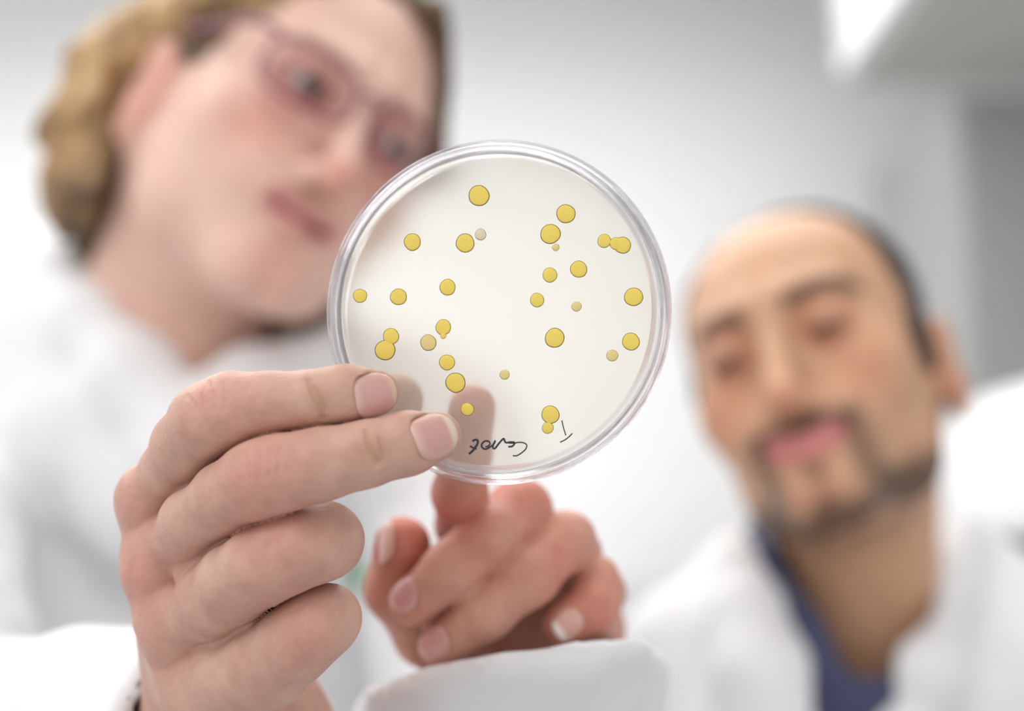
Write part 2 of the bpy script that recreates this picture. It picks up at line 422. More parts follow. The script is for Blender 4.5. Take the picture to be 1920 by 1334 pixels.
# ------------------------------------------------------------------ heads
def rot(ax, a):
    c, s = cos(a), sin(a)
    return np.array({'x': [[1, 0, 0], [0, c, -s], [0, s, c]], 'y': [[c, 0, s], [0, 1, 0], [-s, 0, c]], 'z': [[c, -s, 0], [s, c, 0], [0, 0, 1]]}[ax])
class Head:
    def __init__(s, eye_px, depth, yaw, pitch, roll, scale=1.0):
        R = rot('y', radians(roll)) @ rot('x', -radians(pitch)) @ rot('z', radians(yaw))
        s.A = np.array([[1, 0, 0], [0, 0, 1], [0, 1, 0]], float) @ R     # head axes -> right/up/forward
        s.k = scale
        s.o = V(*eye_px, depth) - s.A @ (np.array([0, -.080, 0])*scale)
    def out(s, p): return s.o + s.A @ (np.asarray(p, float)*s.k)
    def inn(s, P): return ((P - s.o.astype(np.float32)) @ s.A.astype(np.float32))/s.k
def head_sdf(Q, male, open_eye=1.0):
    X = Q.copy(); X[:, 0] = np.abs(X[:, 0])
    jw = 1.0
    d = ell(X, (0, .012, .034 if not male else .030), (.074, .094, .080 if not male else .072))
    d = smin(d, ell(X, (0, -.018, -.020), (.064 if not male else .061, .066, .088)), .03)
    d = smin(d, ell(X, (0, -.030, -.068), (.052*jw, .052, .042)), .025)
    d = smin(d, sph(X, (.008, -.072, -.103), .016*jw), .03)
    d = smin(d, seg(X, (.058 if not male else .054, .005, -.03), (.045 if not male else .042, -.018, -.084), .016, .017), .025)
    d = smin(d, sph(X, (.042, -.052, -.030), .024), .025)
    d = smin(d, seg(X, (.008, -.083, .020), (.038, -.071, .020), .010, .008), .015)
    d = smax(d, -sph(X, (.031, -.100, -.002), .0185), .014)
    # cheeks beside the mouth, nose, lips
    d = smin(d, sph(X, (.022, -.070, -.055), .020), .02)
    d = smin(d, seg(X, (0, -.086, .008), (0, -.107, -.040), .0065, .0095), .010)
    d = smin(d, sph(X, (0, -.109, -.044), .0100), .006)
    d = smin(d, sph(X, (.011, -.099, -.048), .0075), .006)
    d = smax(d, -ell(X, (.0065, -.104, -.0565), (.0036, .006, .004)), .003)
    d = smin(d, seg(X, (0, -.0935, -.067), (.022, -.0825, -.0665), .0042, .0024), .004)
    d = smin(d, seg(X, (0, -.0925, -.0765), (.020, -.0825, -.0695), .0052, .0026), .004)
    if male: d = smax(d, -seg(X, (0, -.1005, -.0715), (.024, -.0865, -.0675), .0019, .0016), .003)
    # lids
    lid = sph(X, (.031, -.0765, -.002), .0142)
    d = smin(d, lid, .004)
    d = smax(d, -ell(X, (.031, -.091, -.003 if open_eye > .5 else -.007), (.0125, .010, .0052*open_eye)), .002)
    # ears
    if male: X[:, 0] += np.where(Q[:, 0] < 0, .009, .002).astype(np.float32); X[:, 2] -= np.where(Q[:, 0] < 0, .012, -.007).astype(np.float32)
    e = ell(X, (.0790, .012, -.024), (.008, .019, .034))
    e = smin(e, seg(X, (.079, .028, -.002), (.081, .020, .006), .006, .005), .012)
    e = smax(e, -ell(X, (.0870, .006, -.022), (.006, .009, .020)), .004)
    d = smin(d, e, .008)
    return d
def pix_head(Q):
    X = Q.copy(); X[:, 0] = np.abs(X[:, 0]); return X

# ================================================================== the woman
W = Head((655, 214), .785, 31, 15, 25.5, 1.0)
w_neck_top = W.out((0, .035, -.070)); w_neck_bot = V(305, 700, .90)
w_sh_r = V(-150, 860, .93); w_sh_l = V(800, 830, .97)
w_el_r = np.array([-.265, -.190, .640]); w_wr_r = V(428, 1420, .430)
w_el_l = V(960, 1750, .68); w_wr_l = V(958, 1272, .508)
def w_headneck(P):
    d = head_sdf(W.inn(P), False)
    n = seg(P, w_neck_top, w_neck_bot, .048, .054)
    d = smin(d, n, .025)
    n2 = seg(P, W.out((-.045, .03, -.05)), V(225, 690, .88), .022, .03)   # neck muscle
    d = smin(d, n2, .03)
    return smin(d, seg(P, w_neck_bot, V(300, 790, .885), .06, .065), .03)

# ---- right hand (holding the dish)
def J(px, py, d, rp): return (V(px, py, d), rp/FX*d)
h1_index = [J(290, 935, .390, 52), J(320, 885, .384, 54), J(352, 836, .375, 63), J(390, 793, .366, 70), J(436, 771, .361, 69.5), J(506, 760, .3575, 58.5), J(581, 753, .3552, 53), J(648, 743, .3560, 54.5), J(705, 737, .3590, 43)]
h1_middle = [J(315, 1040, .388, 56), J(368, 980, .375, 63), J(434, 932, .3625, 69), J(486, 901, .3555, 73.5), J(527, 886, .353, 72.5), J(603, 868, .351, 66.5), J(685, 851, .3505, 59), J(765, 832, .3525, 55), J(820, 818, .3575, 46)]
h1_ring = [J(350, 1168, .387, 62), J(407, 1125, .3755, 72), J(450, 1090, .367, 75), J(497, 1055, .360, 76), J(552, 1029, .3575, 73), J(608, 1014, .3625, 68), J(598, 1020, .378, 60), J(560, 1030, .392, 48)]
h1_pinky = [J(390, 1292, .389, 68), J(450, 1262, .380, 79), J(502, 1243, .373, 80), J(552, 1203, .366, 73), J(585, 1176, .364, 66.5), J(612, 1160, .368, 59.5), J(600, 1165, .381, 52), J(565, 1170, .391, 42)]
h1_thumb = [J(440, 1180, .432, 75), J(520, 980, .425, 66), J(610, 830, .412, 60), J(690, 765, .4045, 58), J(742, 752, .3985, 52)]
def hand1_raw(P):
    fi = chain(P, h1_index); fm = chain(P, h1_middle); fr = chain(P, h1_ring); fp = chain(P, h1_pinky); ft = chain(P, h1_thumb)
    # knuckle fullness
    d = np.minimum(np.minimum(fi, fm), np.minimum(fr, fp)); g = 0
    for a, b in ((fi, fm), (fm, fr), (fr, fp)): g = g + np.exp(-((a-b)/.0015)**2)*np.exp(-(np.clip(np.minimum(a, b), 0, 1)/.003)**2)
    d = smin(smin(fi, fm, .0009), smin(fr, fp, .0009), .0009) + .0010*g
    # back of the hand
    palm = seg(P, V(298, 955, .398), V(400, 1330, .430), .0080, .016)
    palm = smin(palm, seg(P, V(312, 1085, .396), V(415, 1350, .428), .0088, .018), .012)
    palm = smin(palm, seg(P, V(350, 1195, .396), V(430, 1370, .425), .0090, .018), .012)
    palm = smin(palm, seg(P, V(400, 1315, .398), V(470, 1400, .422), .0110, .019), .012)
    palm = smin(palm, seg(P, V(440, 1310, .392), V(490, 1420, .415), .0115, .020), .012)
    palm = smin(palm, seg(P, V(430, 1180, .430), V(460, 1400, .430), .013, .020), .012)
    d = smin(d, palm, .010)
    # web between the fingers
    d = smin(d, chain(P, [(V(296, 950, .3930), .0078), (V(302, 1012, .3935), .0080), (V(308, 1079, .3925), .0082), (V(328, 1150, .3925), .0085), (V(350, 1220, .3925), .0085), (V(385, 1310, .394), .0085)], .004), .007)
    for fa, fb in (((345, 915, .381), (440, 845, .3695)), ((352, 1072, .379), (450, 1000, .3690)), ((390, 1235, .380), (475, 1165, .3710))): d = smin(d, seg(P, V(*fa), V(*fb), .0042, .0040), .0015)
    d = smin(d, chain(P, [(V(400, 900, .385), .0055), (V(430, 1040, .383), .0058), (V(460, 1160, .384), .0062)], .004), .002)
    d = smin(d, seg(P, V(340, 900, .390), V(455, 835, .376), .0030, .0030), .002)
    # knuckle points
    for q in ((276, 928, .3925), (294, 1070, .390), (335, 1175, .389)):
        d = smin(d, sph(P, V(*q), .0050), .010)
    d = smin(d, ft, .006)
    # wrist and forearm
    el = w_el_r
    d = smin(d, seg(P, V(450, 1400, .428), w_wr_r + (el-w_wr_r)*.35, .024, .027), .015)
    return d
def march(f, o, dirn, t0, t1, step=.9):
    t = t0
    for _ in range(200):
        v = float(f((o + dirn*t)[None].astype(np.float32))[0])
        if v < .00003: return t
        t += max(v*step, .00005)
        if t > t1: return None
    return t
def surf(f, px, py, lo=.25):
    dirn = V(px, py, 1.0); dirn = dirn/np.linalg.norm(dirn)
    t = march(f, np.zeros(3), dirn, lo, 1.2); return dirn*t if t else None

class Nail:
    def __init__(s, f, px, py, ax_to, width, length, R, up=None, sink=.0003, tip=.2, free_out=0.0, d0=.25, bend=30):
        s.c = surf(f, px, py, d0)
        c = s.c.astype(np.float32)[None]; e = .0004
        g = np.array([float(f(c + np.eye(3, dtype=np.float32)[i]*e)[0] - f(c - np.eye(3, dtype=np.float32)[i]*e)[0]) for i in range(3)])
        n = g/np.linalg.norm(g)
        if up is not None: n = n + np.asarray(up); n /= np.linalg.norm(n)
        a = np.asarray(ax_to, float) - s.c; a = a - n*(a @ n); a /= np.linalg.norm(a)
        s.n, s.a = n, a; s.s = np.cross(a, n)
        s.w, s.l, s.R, s.sink, s.tip, s.fo, s.bend = width/2, length/2, R, sink, tip, free_out, bend
    def loc(s, P):
        q = P - s.c.astype(np.float32); return q @ s.a.astype(np.float32), q @ s.s.astype(np.float32), q @ s.n.astype(np.float32)
    def h(s, u, v): return -s.R + np.sqrt(np.clip(s.R**2 - np.clip(np.abs(v), 0, s.R*.97)**2, 0, None)) - s.bend*.5*np.clip(u, -1, 1)**2 - s.sink
    def foot(s, u, v):
        e = 2.6; return ((np.abs(u/s.l)**e + np.abs(v/s.w)**e)**(1/e) - 1)*min(s.w, s.l)
    def carve(s, P):
        u, v, n = s.loc(P); return np.maximum(s.foot(u, v), (s.h(u, v)-.0002) - n)
    def mesh(s, name, parent, nu=34, nv=28, pink=(205, 140, 140), free=(232, 214, 196), freew=.16):
        us = np.linspace(-1, 1, nu); vs1 = np.linspace(-1, 1, nv); top = []; cols = []; bot = []
        for a in us:
            for b in vs1:
                # square -> squircle
                r = (abs(a)**2.6 + abs(b)**2.6)**(1/2.6); m = max(abs(a), abs(b)); k = m/r if r > 1e-6 else 1
                A, Bv = a*k, b*k
                u = A*s.l + (s.fo*max(0, A) if s.fo else 0); v = Bv*s.w
                edge = min(1, (1-min(1, (abs(A)**2.6+abs(Bv)**2.6)**(1/2.6)))/.12)
                hh = s.h(u, v) + .00025 + .00030*math.sqrt(max(0, edge))
                top.append(s.c + s.a*u + s.s*v + s.n*hh); bot.append(s.c + s.a*u + s.s*v + s.n*(s.h(u, v)-.0004))
                fz = (A - (1-freew*2) + .10*(1-(Bv)**2) - .1)/.06
                wf = 1/(1+math.exp(-max(-20, min(20, fz*2))))
                c = np.array(lin(*pink))*(1-wf) + np.array(lin(*free))*wf
                lu = math.exp(-((A+1.0)/.22)**2); c = c*(1-lu*.45) + np.array(lin(232, 200, 192))*lu*.45
                ew = min(1, (1-min(1, (abs(A)**2.4+abs(Bv)**2.4)**(1/2.4)))/.35); c = c*(.55+.45*ew) + np.array(lin(214, 180, 160))*(.45-.45*ew)
                cols.append(c)
        F = []; N = nu*nv
        for i in range(nu-1):
            for j in range(nv-1):
                p = i*nv+j; F.append([p, p+1, p+nv+1, p+nv]); F.append([N+p, N+p+nv, N+p+nv+1, N+p+1])
        ring = [j for j in range(nv)] + [i*nv+nv-1 for i in range(1, nu)] + [(nu-1)*nv+j for j in range(nv-2, -1, -1)] + [i*nv for i in range(nu-2, 0, -1)]
        for a, b in zip(ring, ring[1:]+ring[:1]): F.append([a, a+N, b+N, b])
        vv, FF = world_mesh(np.array(top+bot), np.array(F))
        o = mesh_obj(name, vv, FF, M['nail'], parent, colors=np.array(cols+cols))
        return o

n1 = Nail(hand1_raw, 706, 740, V(775, 725, .359), .0110, .0122, .0074, up=(0, .10, -.15), bend=30, free_out=.0005)
n2 = Nail(hand1_raw, 818, 814, V(890, 790, .3575), .0114, .0134, .0076, up=(0, .12, -.15), bend=16, free_out=.0008)
def crease(f, pts, lo=.25, depth=.0):
    out = [surf(f, a, b, lo) for a, b in pts]; out = [p for p in out if p is not None]; return smooth_path(out, 3)
cr1 = [(crease(hand1_raw, [(578, 712), (588, 740), (600, 768), (606, 786)]), .00070),
       (crease(hand1_raw, [(590, 730), (602, 750), (607, 770)]), .0004),
       (crease(hand1_raw, [(688, 808), (690, 830), (698, 852), (708, 872)]), .00070),
       (crease(hand1_raw, [(712, 822), (718, 845), (716, 866)]), .0004)]
for (cx, cy, dx, dy, ln_) in ((375, 738, .25, .97, 26), (398, 742, .2, .98, 30), (420, 740, .1, .99, 26), (360, 756, .5, .86, 18),
                             (462, 868, .25, .97, 30), (482, 866, .15, .98, 34), (504, 864, .0, 1, 32), (522, 862, -.05, 1, 24),
                             (500, 1038, .2, .98, 22), (522, 1034, .1, .99, 22), (560, 1165, .2, .98, 24), (580, 1170, .15, .98, 24)):
    cr1.append((crease(hand1_raw, [(cx-dx*ln_, cy-dy*ln_), (cx+3, cy), (cx+dx*ln_, cy+dy*ln_)]), .00022))
def hand1(P):
    d = hand1_raw(P)
    for n in (n1, n2): d = smax(d, -n.carve(P), .0006)
    near = d < .004
    if near.any():
        Q = P[near]; dq = d[near]
        for pts, r in cr1:
            c = np.mean(pts, axis=0).astype(np.float32); m = np.linalg.norm(Q-c, axis=1) < .009
            if not m.any(): continue
            g = None
            for a, b in zip(pts[:-1:1], pts[1::1]):
                if np.linalg.norm(b-a) < 1e-6: continue
                s_ = seg(Q[m], a, b, r, r); g = s_ if g is None else np.minimum(g, s_)
            dq[m] = smax(dq[m], -g, .0007)
        kn = np.zeros(len(Q), np.float32)
        for q in ((395, 745, .354), (488, 865, .346), (505, 1010, .350), (570, 1170, .353), (245, 925, .386), (255, 1075, .383)):
            kn += gau(np.linalg.norm(Q - V(*q).astype(np.float32), axis=1), .008)
        dq += (fbm(Q, 420, 3, 2)*.00010*kn + fbm(Q, 160, 5, 2)*.00012).astype(np.float32)
        d[near] = dq
    return d
def hand1_col(P):
    C = np.tile(L3(203, 166, 149), (len(P), 1))
    n = fbm(P, 90, 9, 3); C = mixc(C, L3(190, 144, 129), np.clip(.35+n*.6, 0, 1)*.6)
    for q, r, a in (((395, 745, .354), .009, .6), ((488, 868, .346), .010, .6), ((505, 1010, .350), .011, .5), ((570, 1170, .353), .010, .5),
                    ((250, 920, .388), .010, .5), ((268, 1070, .384), .011, .7), ((310, 1175, .388), .010, .5), ((820, 850, .35), .005, .35), ((735, 775, .352), .004, .3)):
        C = mixc(C, L3(208, 144, 132), a*.8*gau(np.linalg.norm(P-V(*q), axis=1), r))
    for q, r, a in (((596, 750, .347), .0035, .5), ((700, 842, .342), .0045, .5), ((640, 700, .35), .006, .25)):  # brown at the joint creases: their shade painted into the skin colour
        C = mixc(C, L3(168, 128, 96), a*gau(np.linalg.norm(P-V(*q), axis=1), r))
    return C

# ---- left hand (pointing from behind)
h2_index = [J(905, 1075, .492, 52), J(868, 985, .455, 49), J(862, 925, .432, 49), J(872, 850, .412, 47), J(886, 765, .3945, 44)]
h2_thumb = [J(905, 1250, .492, 60), J(800, 1190, .465, 58), J(742, 1105, .452, 56), J(755, 1022, .445, 53)]
h2_middle = [J(1000, 1120, .505, 55), J(988, 1008, .462, 57), J(975, 958, .444, 57), J(912, 1010, .430, 55), J(848, 1068, .428, 52), J(774, 1131, .434, 44)]
h2_ring = [J(1075, 1150, .505, 52), J(1074, 1042, .458, 51), J(1061, 1014, .444, 52), J(990, 1083, .431, 53), J(910, 1148, .429, 50), J(827, 1214, .435, 43)]
h2_pinky = [J(1115, 1180, .505, 46), J(1128, 1110, .468, 42), J(1112, 1090, .452, 46), J(1110, 1140, .444, 46), J(1052, 1172, .438, 38)]
def hand2_raw(P):
    d = chain(P, h2_index)
    for f in (h2_middle, h2_ring, h2_pinky): d = smin(d, chain(P, f), .0010)
    d = smin(d, seg(P, V(895, 985, .462), V(965, 975, .460), .0090, .0090), .006)
    palm = seg(P, V(905, 1090, .500), V(940, 1280, .515), .011, .018)
    for a, b in (((985, 1120, .508), (950, 1290, .515)), ((1060, 1150, .508), (965, 1300, .515)), ((1110, 1180, .506), (980, 1300, .515))):
        palm = smin(palm, seg(P, V(*a), V(*b), .0105, .018), .012)
    d = smin(d, palm, .008)
    d = smin(d, chain(P, h2_thumb), .003)
    d = smin(d, seg(P, V(830, 1150, .4430), V(1010, 1030, .450), .0080, .0080), .001)
    return smin(d, seg(P, V(955, 1290, .515), w_wr_l + (w_el_l-w_wr_l)*.35, .022, .027), .015)
m1 = Nail(hand2_raw, 754, 1113, V(700, 1170, .434), .0105, .0110, .0080, d0=.36, up=(-.1, .1, -.3))
m2 = Nail(hand2_raw, 812, 1205, V(745, 1262, .434), .0105, .0110, .0078, d0=.36, up=(0, .1, -.3))
m3 = Nail(hand2_raw, 1066, 1172, V(1010, 1205, .436), .0088, .0100, .0068, d0=.36, up=(0, .0, -.3))
m4 = Nail(hand2_raw, 714, 1018, V(728, 940, .445), .0110, .0130, .0085, d0=.36, up=(-1.0, .1, .0))
def hand2(P):
    d = hand2_raw(P)
    for n in (m1, m2, m3, m4): d = smax(d, -n.carve(P), .0008)
    return d
def hand2_col(P):
    C = np.tile(L3(208, 160, 140), (len(P), 1))
    C = mixc(C, L3(200, 136, 118), np.clip(.3+fbm(P, 60, 2, 3)*.5, 0, 1)*.7)
    for q, r, a in (((755, 985, .44), .014, .8), ((975, 930, .44), .012, .5), ((1040, 1190, .43), .008, .7), ((770, 1160, .43), .008, .3), ((850, 935, .43), .014, .7), ((1060, 1060, .43), .010, .5), ((1110, 1150, .44), .014, .5), ((886, 760, .39), .016, .5)):
        C = mixc(C, L3(206, 120, 104), a*gau(np.linalg.norm(P-V(*q), axis=1), r))
    return C

def bounds(pts, pad): p = np.array(pts); return p.min(0)-pad, p.max(0)+pad
allp = [p for ch in (h1_index, h1_middle, h1_ring, h1_pinky, h1_thumb) for p, r in ch] + [V(460, 1420, .43), w_wr_r + (w_el_r-w_wr_r)*.3]
lo, hi = bounds(allp, .030)
v, f = polygonise(hand1, lo, hi, .0006); parts = [(v, f, hand1_col(v))]
allp = [p for ch in (h2_index, h2_middle, h2_ring, h2_pinky, h2_thumb) for p, r in ch] + [V(955, 1290, .51), w_wr_l + (w_el_l-w_wr_l)*.3]
lo, hi = bounds(allp, .030)
v, f = polygonise(hand2, lo, hi, .0011); parts.append((v, f, hand2_col(v)))
lo, hi = bounds([W.out((a, b, c)) for a in (-.10, .10) for b in (-.13, .13) for c in (-.12, .13)] + [w_neck_bot], .05)
v, f = polygonise(w_headneck, lo, hi, .0018)
def face_col(Q, P, base, lip, red, beard=None):
    X = pix_head(Q); C = np.tile(base, (len(Q), 1))
    C = mixc(C, red, .55*gau(np.linalg.norm(X-np.array([.040, -.075, -.035]), axis=1), .020))
    C = mixc(C, red, .75*gau(np.linalg.norm(X-np.array([0, -.112, -.046]), axis=1), .012))
    C = mixc(C, red, .45*gau(np.abs(X[:, 0]-.082)+np.clip(np.abs(X[:, 1]-.01)-.02, 0, 1)+np.clip(np.abs(X[:, 2]+.022)-.03, 0, 1), .010))
    C = mixc(C, red, .4*gau(np.linalg.norm(X-np.array([.0, -.085, -.098]), axis=1), .016))
    C = mixc(C, red, .5*gau(np.abs(np.linalg.norm((X-np.array([.031, -.085, -.002]))*np.array([1, .3, 1.2]), axis=1)-.014), .005))
    return C, X
def lipmask(X): return gau(np.clip(np.hypot(np.clip((X[:, 0])-.017, 0, 1), (X[:, 2]+.0715-.19*X[:, 0])*.9)-.0052, 0, 1), .0025)*(X[:, 1] < -.07)
def w_col(P):
    Q = W.inn(P.astype(np.float32)); C, X = face_col(Q, P, L3(226, 190, 174), None, L3(208, 128, 112))
    C = mixc(C, L3(196, 122, 120), lipmask(X)*.75)
    C = mixc(C, L3(110, 50, 54), gau(np.hypot(np.clip(X[:, 0]-.017, 0, 1), X[:, 2]+.0715-.19*X[:, 0]), .0024)*(X[:, 1] < -.07))
    # brows and lashes
    bx = np.clip(np.abs(X[:, 0]-.032)-.015, 0, 1); bz = X[:, 2] - (.021 - .25*np.abs(X[:, 0]-.036))
    C = mixc(C, L3(150, 118, 92), .7*gau(np.hypot(bx, bz), .0035)*(X[:, 1] < -.05))
    ey = np.hypot((X[:, 0]-.031)/.0135, (X[:, 2]+.002)/.0068)
    C = mixc(C, L3(110, 84, 76), .75*gau(np.abs(ey-1), .28)*(X[:, 1] < -.06))
    C = mixc(C, L3(190, 140, 128), .6*gau(np.clip(ey-1, 0, 9), .7)*(X[:, 1] < -.06))
    return C
parts.append((v, f, w_col(v)))
# chest and arms under the coat
def w_torso(P):
    d = seg(P, w_sh_r, w_sh_l, .036, .036)
    d = smin(d, ell(P, (V(320, 1080, .97)), (.14, .19, .07)), .04)
    d = smin(d, seg(P, V(320, 1300, .98), V(340, 2300, 1.0), .12, .13), .05)
    d = smin(d, seg(P, w_neck_bot, V(310, 850, .95), .05, .06), .04)
    for s_, e_, r_ in ((w_sh_r, w_el_r, w_wr_r), (w_sh_l, w_el_l, w_wr_l)):
        d = smin(d, seg(P, s_, e_, .032, .030), .01); d = smin(d, seg(P, e_, r_ + (e_-r_)*.12, .030, .023), .01)
    return d
lo, hi = bounds([w_sh_r, w_sh_l, w_el_r, w_el_l, w_wr_r, w_wr_l, V(320, 1100, 1.0), V(340, 2000, .95), V(320, 1100, .9)], .14)
v, f = polygonise(w_torso, lo, hi, .007, slack=1.6); parts.append((v, f, np.tile(L3(226, 190, 174), (len(v), 1))))
v, f, c = join(parts); v, f = world_mesh(v, f)
woman = mesh_obj('person', v, f, M['skin_w'], origin=(to_world(V(320, 1500, .98))[0], to_world(V(320, 1500, .98))[1], 0.0), colors=c)
tag(woman, 'woman with wavy blond hair and purple glasses holding the round dish and pointing at it', 'person')
n1.mesh('fingernail', woman, pink=(204, 158, 152), free=(210, 184, 162), freew=.14)
n2.mesh('fingernail', woman, pink=(202, 154, 148), free=(222, 204, 182), freew=.20)
m1.mesh('fingernail', woman, 18, 14, pink=(206, 150, 148), freew=.10)
m2.mesh('fingernail', woman, 18, 14, pink=(208, 156, 150), freew=.10)
m3.mesh('fingernail', woman, 18, 14, pink=(222, 172, 160), free=(250, 240, 232), freew=.25)
m4.mesh('fingernail', woman, 18, 14, pink=(220, 176, 170), free=(250, 236, 228), freew=.15)

def eyes(H, parent, mat, look):
    for sx in (-1, 1):
        bm = bmesh.new(); bmesh.ops.create_uvsphere(bm, u_segments=24, v_segments=16, radius=.0124*H.k)
        vs_ = np.array([v.co[:] for v in bm.verts]); bm.verts.index_update(); fs = [[v.index for v in q.verts] for q in bm.faces]; bm.free()
        me_o = mesh_obj('eye', vs_, fs, mat, origin=(0, 0, 0))
        c = wv(H.out((sx*.031, -.0765, -.002)))
        dirn = Vector(B2W @ (H.A @ np.array(look)))
        me_o.rotation_euler = dirn.to_track_quat('Z', 'Y').to_euler()
        me_o.parent = parent; me_o.location = c - world_loc(parent)
eyes(W, woman, M['eye_w'], (.25, -1, -.12))

# ---- woman's hair
def w_hair_sdf(P):
    Q = W.inn(P)
    cap = ell(Q, (0, .022, .040), (.086, .104, .090))
    near = seg(Q, (-.068, .045, .055), (-.078, .058, -.030), .030, .033)
    near = smin(near, seg(Q, (-.078, .058, -.030), (-.072, .048, -.088), .033, .026), .02)
    near = smin(near, seg(Q, (-.092, .060, .005), (-.095, .055, -.050), .018, .020), .02)
    near = smin(near, seg(Q, (-.050, .090, .0), (-.045, .080, -.085), .030, .026), .02)
    far = seg(Q, (.078, .020, .045), (.074, .040, -.070), .018, .020)
    far = smin(far, seg(Q, (.074, .040, -.070), (.068, .02, -.125), .018, .011), .02)
    # swept strand over the temple, above the ear
    sw = seg(Q, (-.045, -.058, .085), (-.076, -.020, .040), .014, .015)
    sw = smin(sw, seg(Q, (-.076, -.020, .040), (-.084, .030, .022), .015, .018), .015)
    swf = seg(Q, (.020, -.070, .085), (.074, -.030, .030), .010, .012)
    d = smin(smin(smin(smin(cap, near, .02), far, .015), sw, .010), swf, .01)
    cut = ell(Q, (0, -.110, -.020), (.074, .105, .110))
    d = smax(d, -cut, .010)
    d = smax(d, -ell(Q, (-.088, .004, -.030), (.022, .026, .036)), .006)
    d = smax(d, -ell(Q, (-.03, -.02, -.10), (.058, .06, .10)), .008)
    curl = fbm(Q*np.array([1, 1, .6], np.float32), 42, 4, 3)
    fine = vnoise(Q*np.array([1, 1, .25], np.float32), 240, 8)
    low = np.clip((.04-Q[:, 2])/.08, 0.15, 1)
    return (d - curl*.0085*low - fine*.0018).astype(np.float32)
lo, hi = bounds([W.out((a, b, c_)) for a in (-.13, .10) for b in (-.08, .12) for c_ in (-.13, .13)], .03)
v, f = polygonise(w_hair_sdf, lo, hi, .0022, slack=1.9); v, f = world_mesh(v, f)
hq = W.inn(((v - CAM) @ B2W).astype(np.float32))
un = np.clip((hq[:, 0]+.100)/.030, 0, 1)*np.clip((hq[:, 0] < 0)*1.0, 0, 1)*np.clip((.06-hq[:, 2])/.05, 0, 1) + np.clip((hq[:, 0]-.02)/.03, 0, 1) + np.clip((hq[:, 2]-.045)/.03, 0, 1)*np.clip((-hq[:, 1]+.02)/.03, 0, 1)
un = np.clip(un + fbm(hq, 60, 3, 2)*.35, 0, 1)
hc = mixc(np.tile(L3(206, 168, 116), (len(v), 1)), L3(84, 64, 44), un*.95)  # darker roots and underlayer, with shade near neck and face painted in
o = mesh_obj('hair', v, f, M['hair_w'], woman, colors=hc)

# ---- glasses
def rim_pts(sx):
    out = []
    for i in range(40):
        a = 2*pi*i/40; e = 3.2
        x = math.copysign(abs(cos(a))**(2/e), cos(a))*.026; z = math.copysign(abs(sin(a))**(2/e), sin(a))*.0165
        out.append((sx*(.033)+x, -.100 + .25*(abs(sx*.033+x)-.01)**2/.05*1.2, -.003+z))
    return out
fr_v = []
def head_tube(name, pts, r, mat, parent, closed=False): return tube(name, [to_world(W.out(p)) for p in pts], r, mat, parent, 8, closed)
glasses = head_tube('eyeglasses', smooth_path([(-.009, -.1005, .004), (0, -.103, .007), (.009, -.1005, .004)], 5), .0014, M['frame'], woman)
for sx in (-1, 1):
    head_tube('rim', rim_pts(sx), .0013, M['frame'], glasses, True)
    head_tube('temple', smooth_path([(sx*.058, -.094, .008), (sx*.072, -.085, .009), (sx*.080, -.03, .010), (sx*.082, .012, .012), (sx*.082, .030, -.002)], 6), .0020, M['frame'], glasses)
    rp = rim_pts(sx); c0 = np.mean(rp, axis=0)
    vs_ = [to_world(W.out(p)) for p in rp] + [to_world(W.out(np.array(p)+np.array([0, .0012, 0]))) for p in rp]
    n_ = len(rp); fs = [list(range(n_)), list(range(n_, 2*n_))[::-1]] + [[i, (i+1) % n_, n_+(i+1) % n_, n_+i] for i in range(n_)]
    mesh_obj('lens', vs_, fs, M['lens'], glasses, smooth=False)

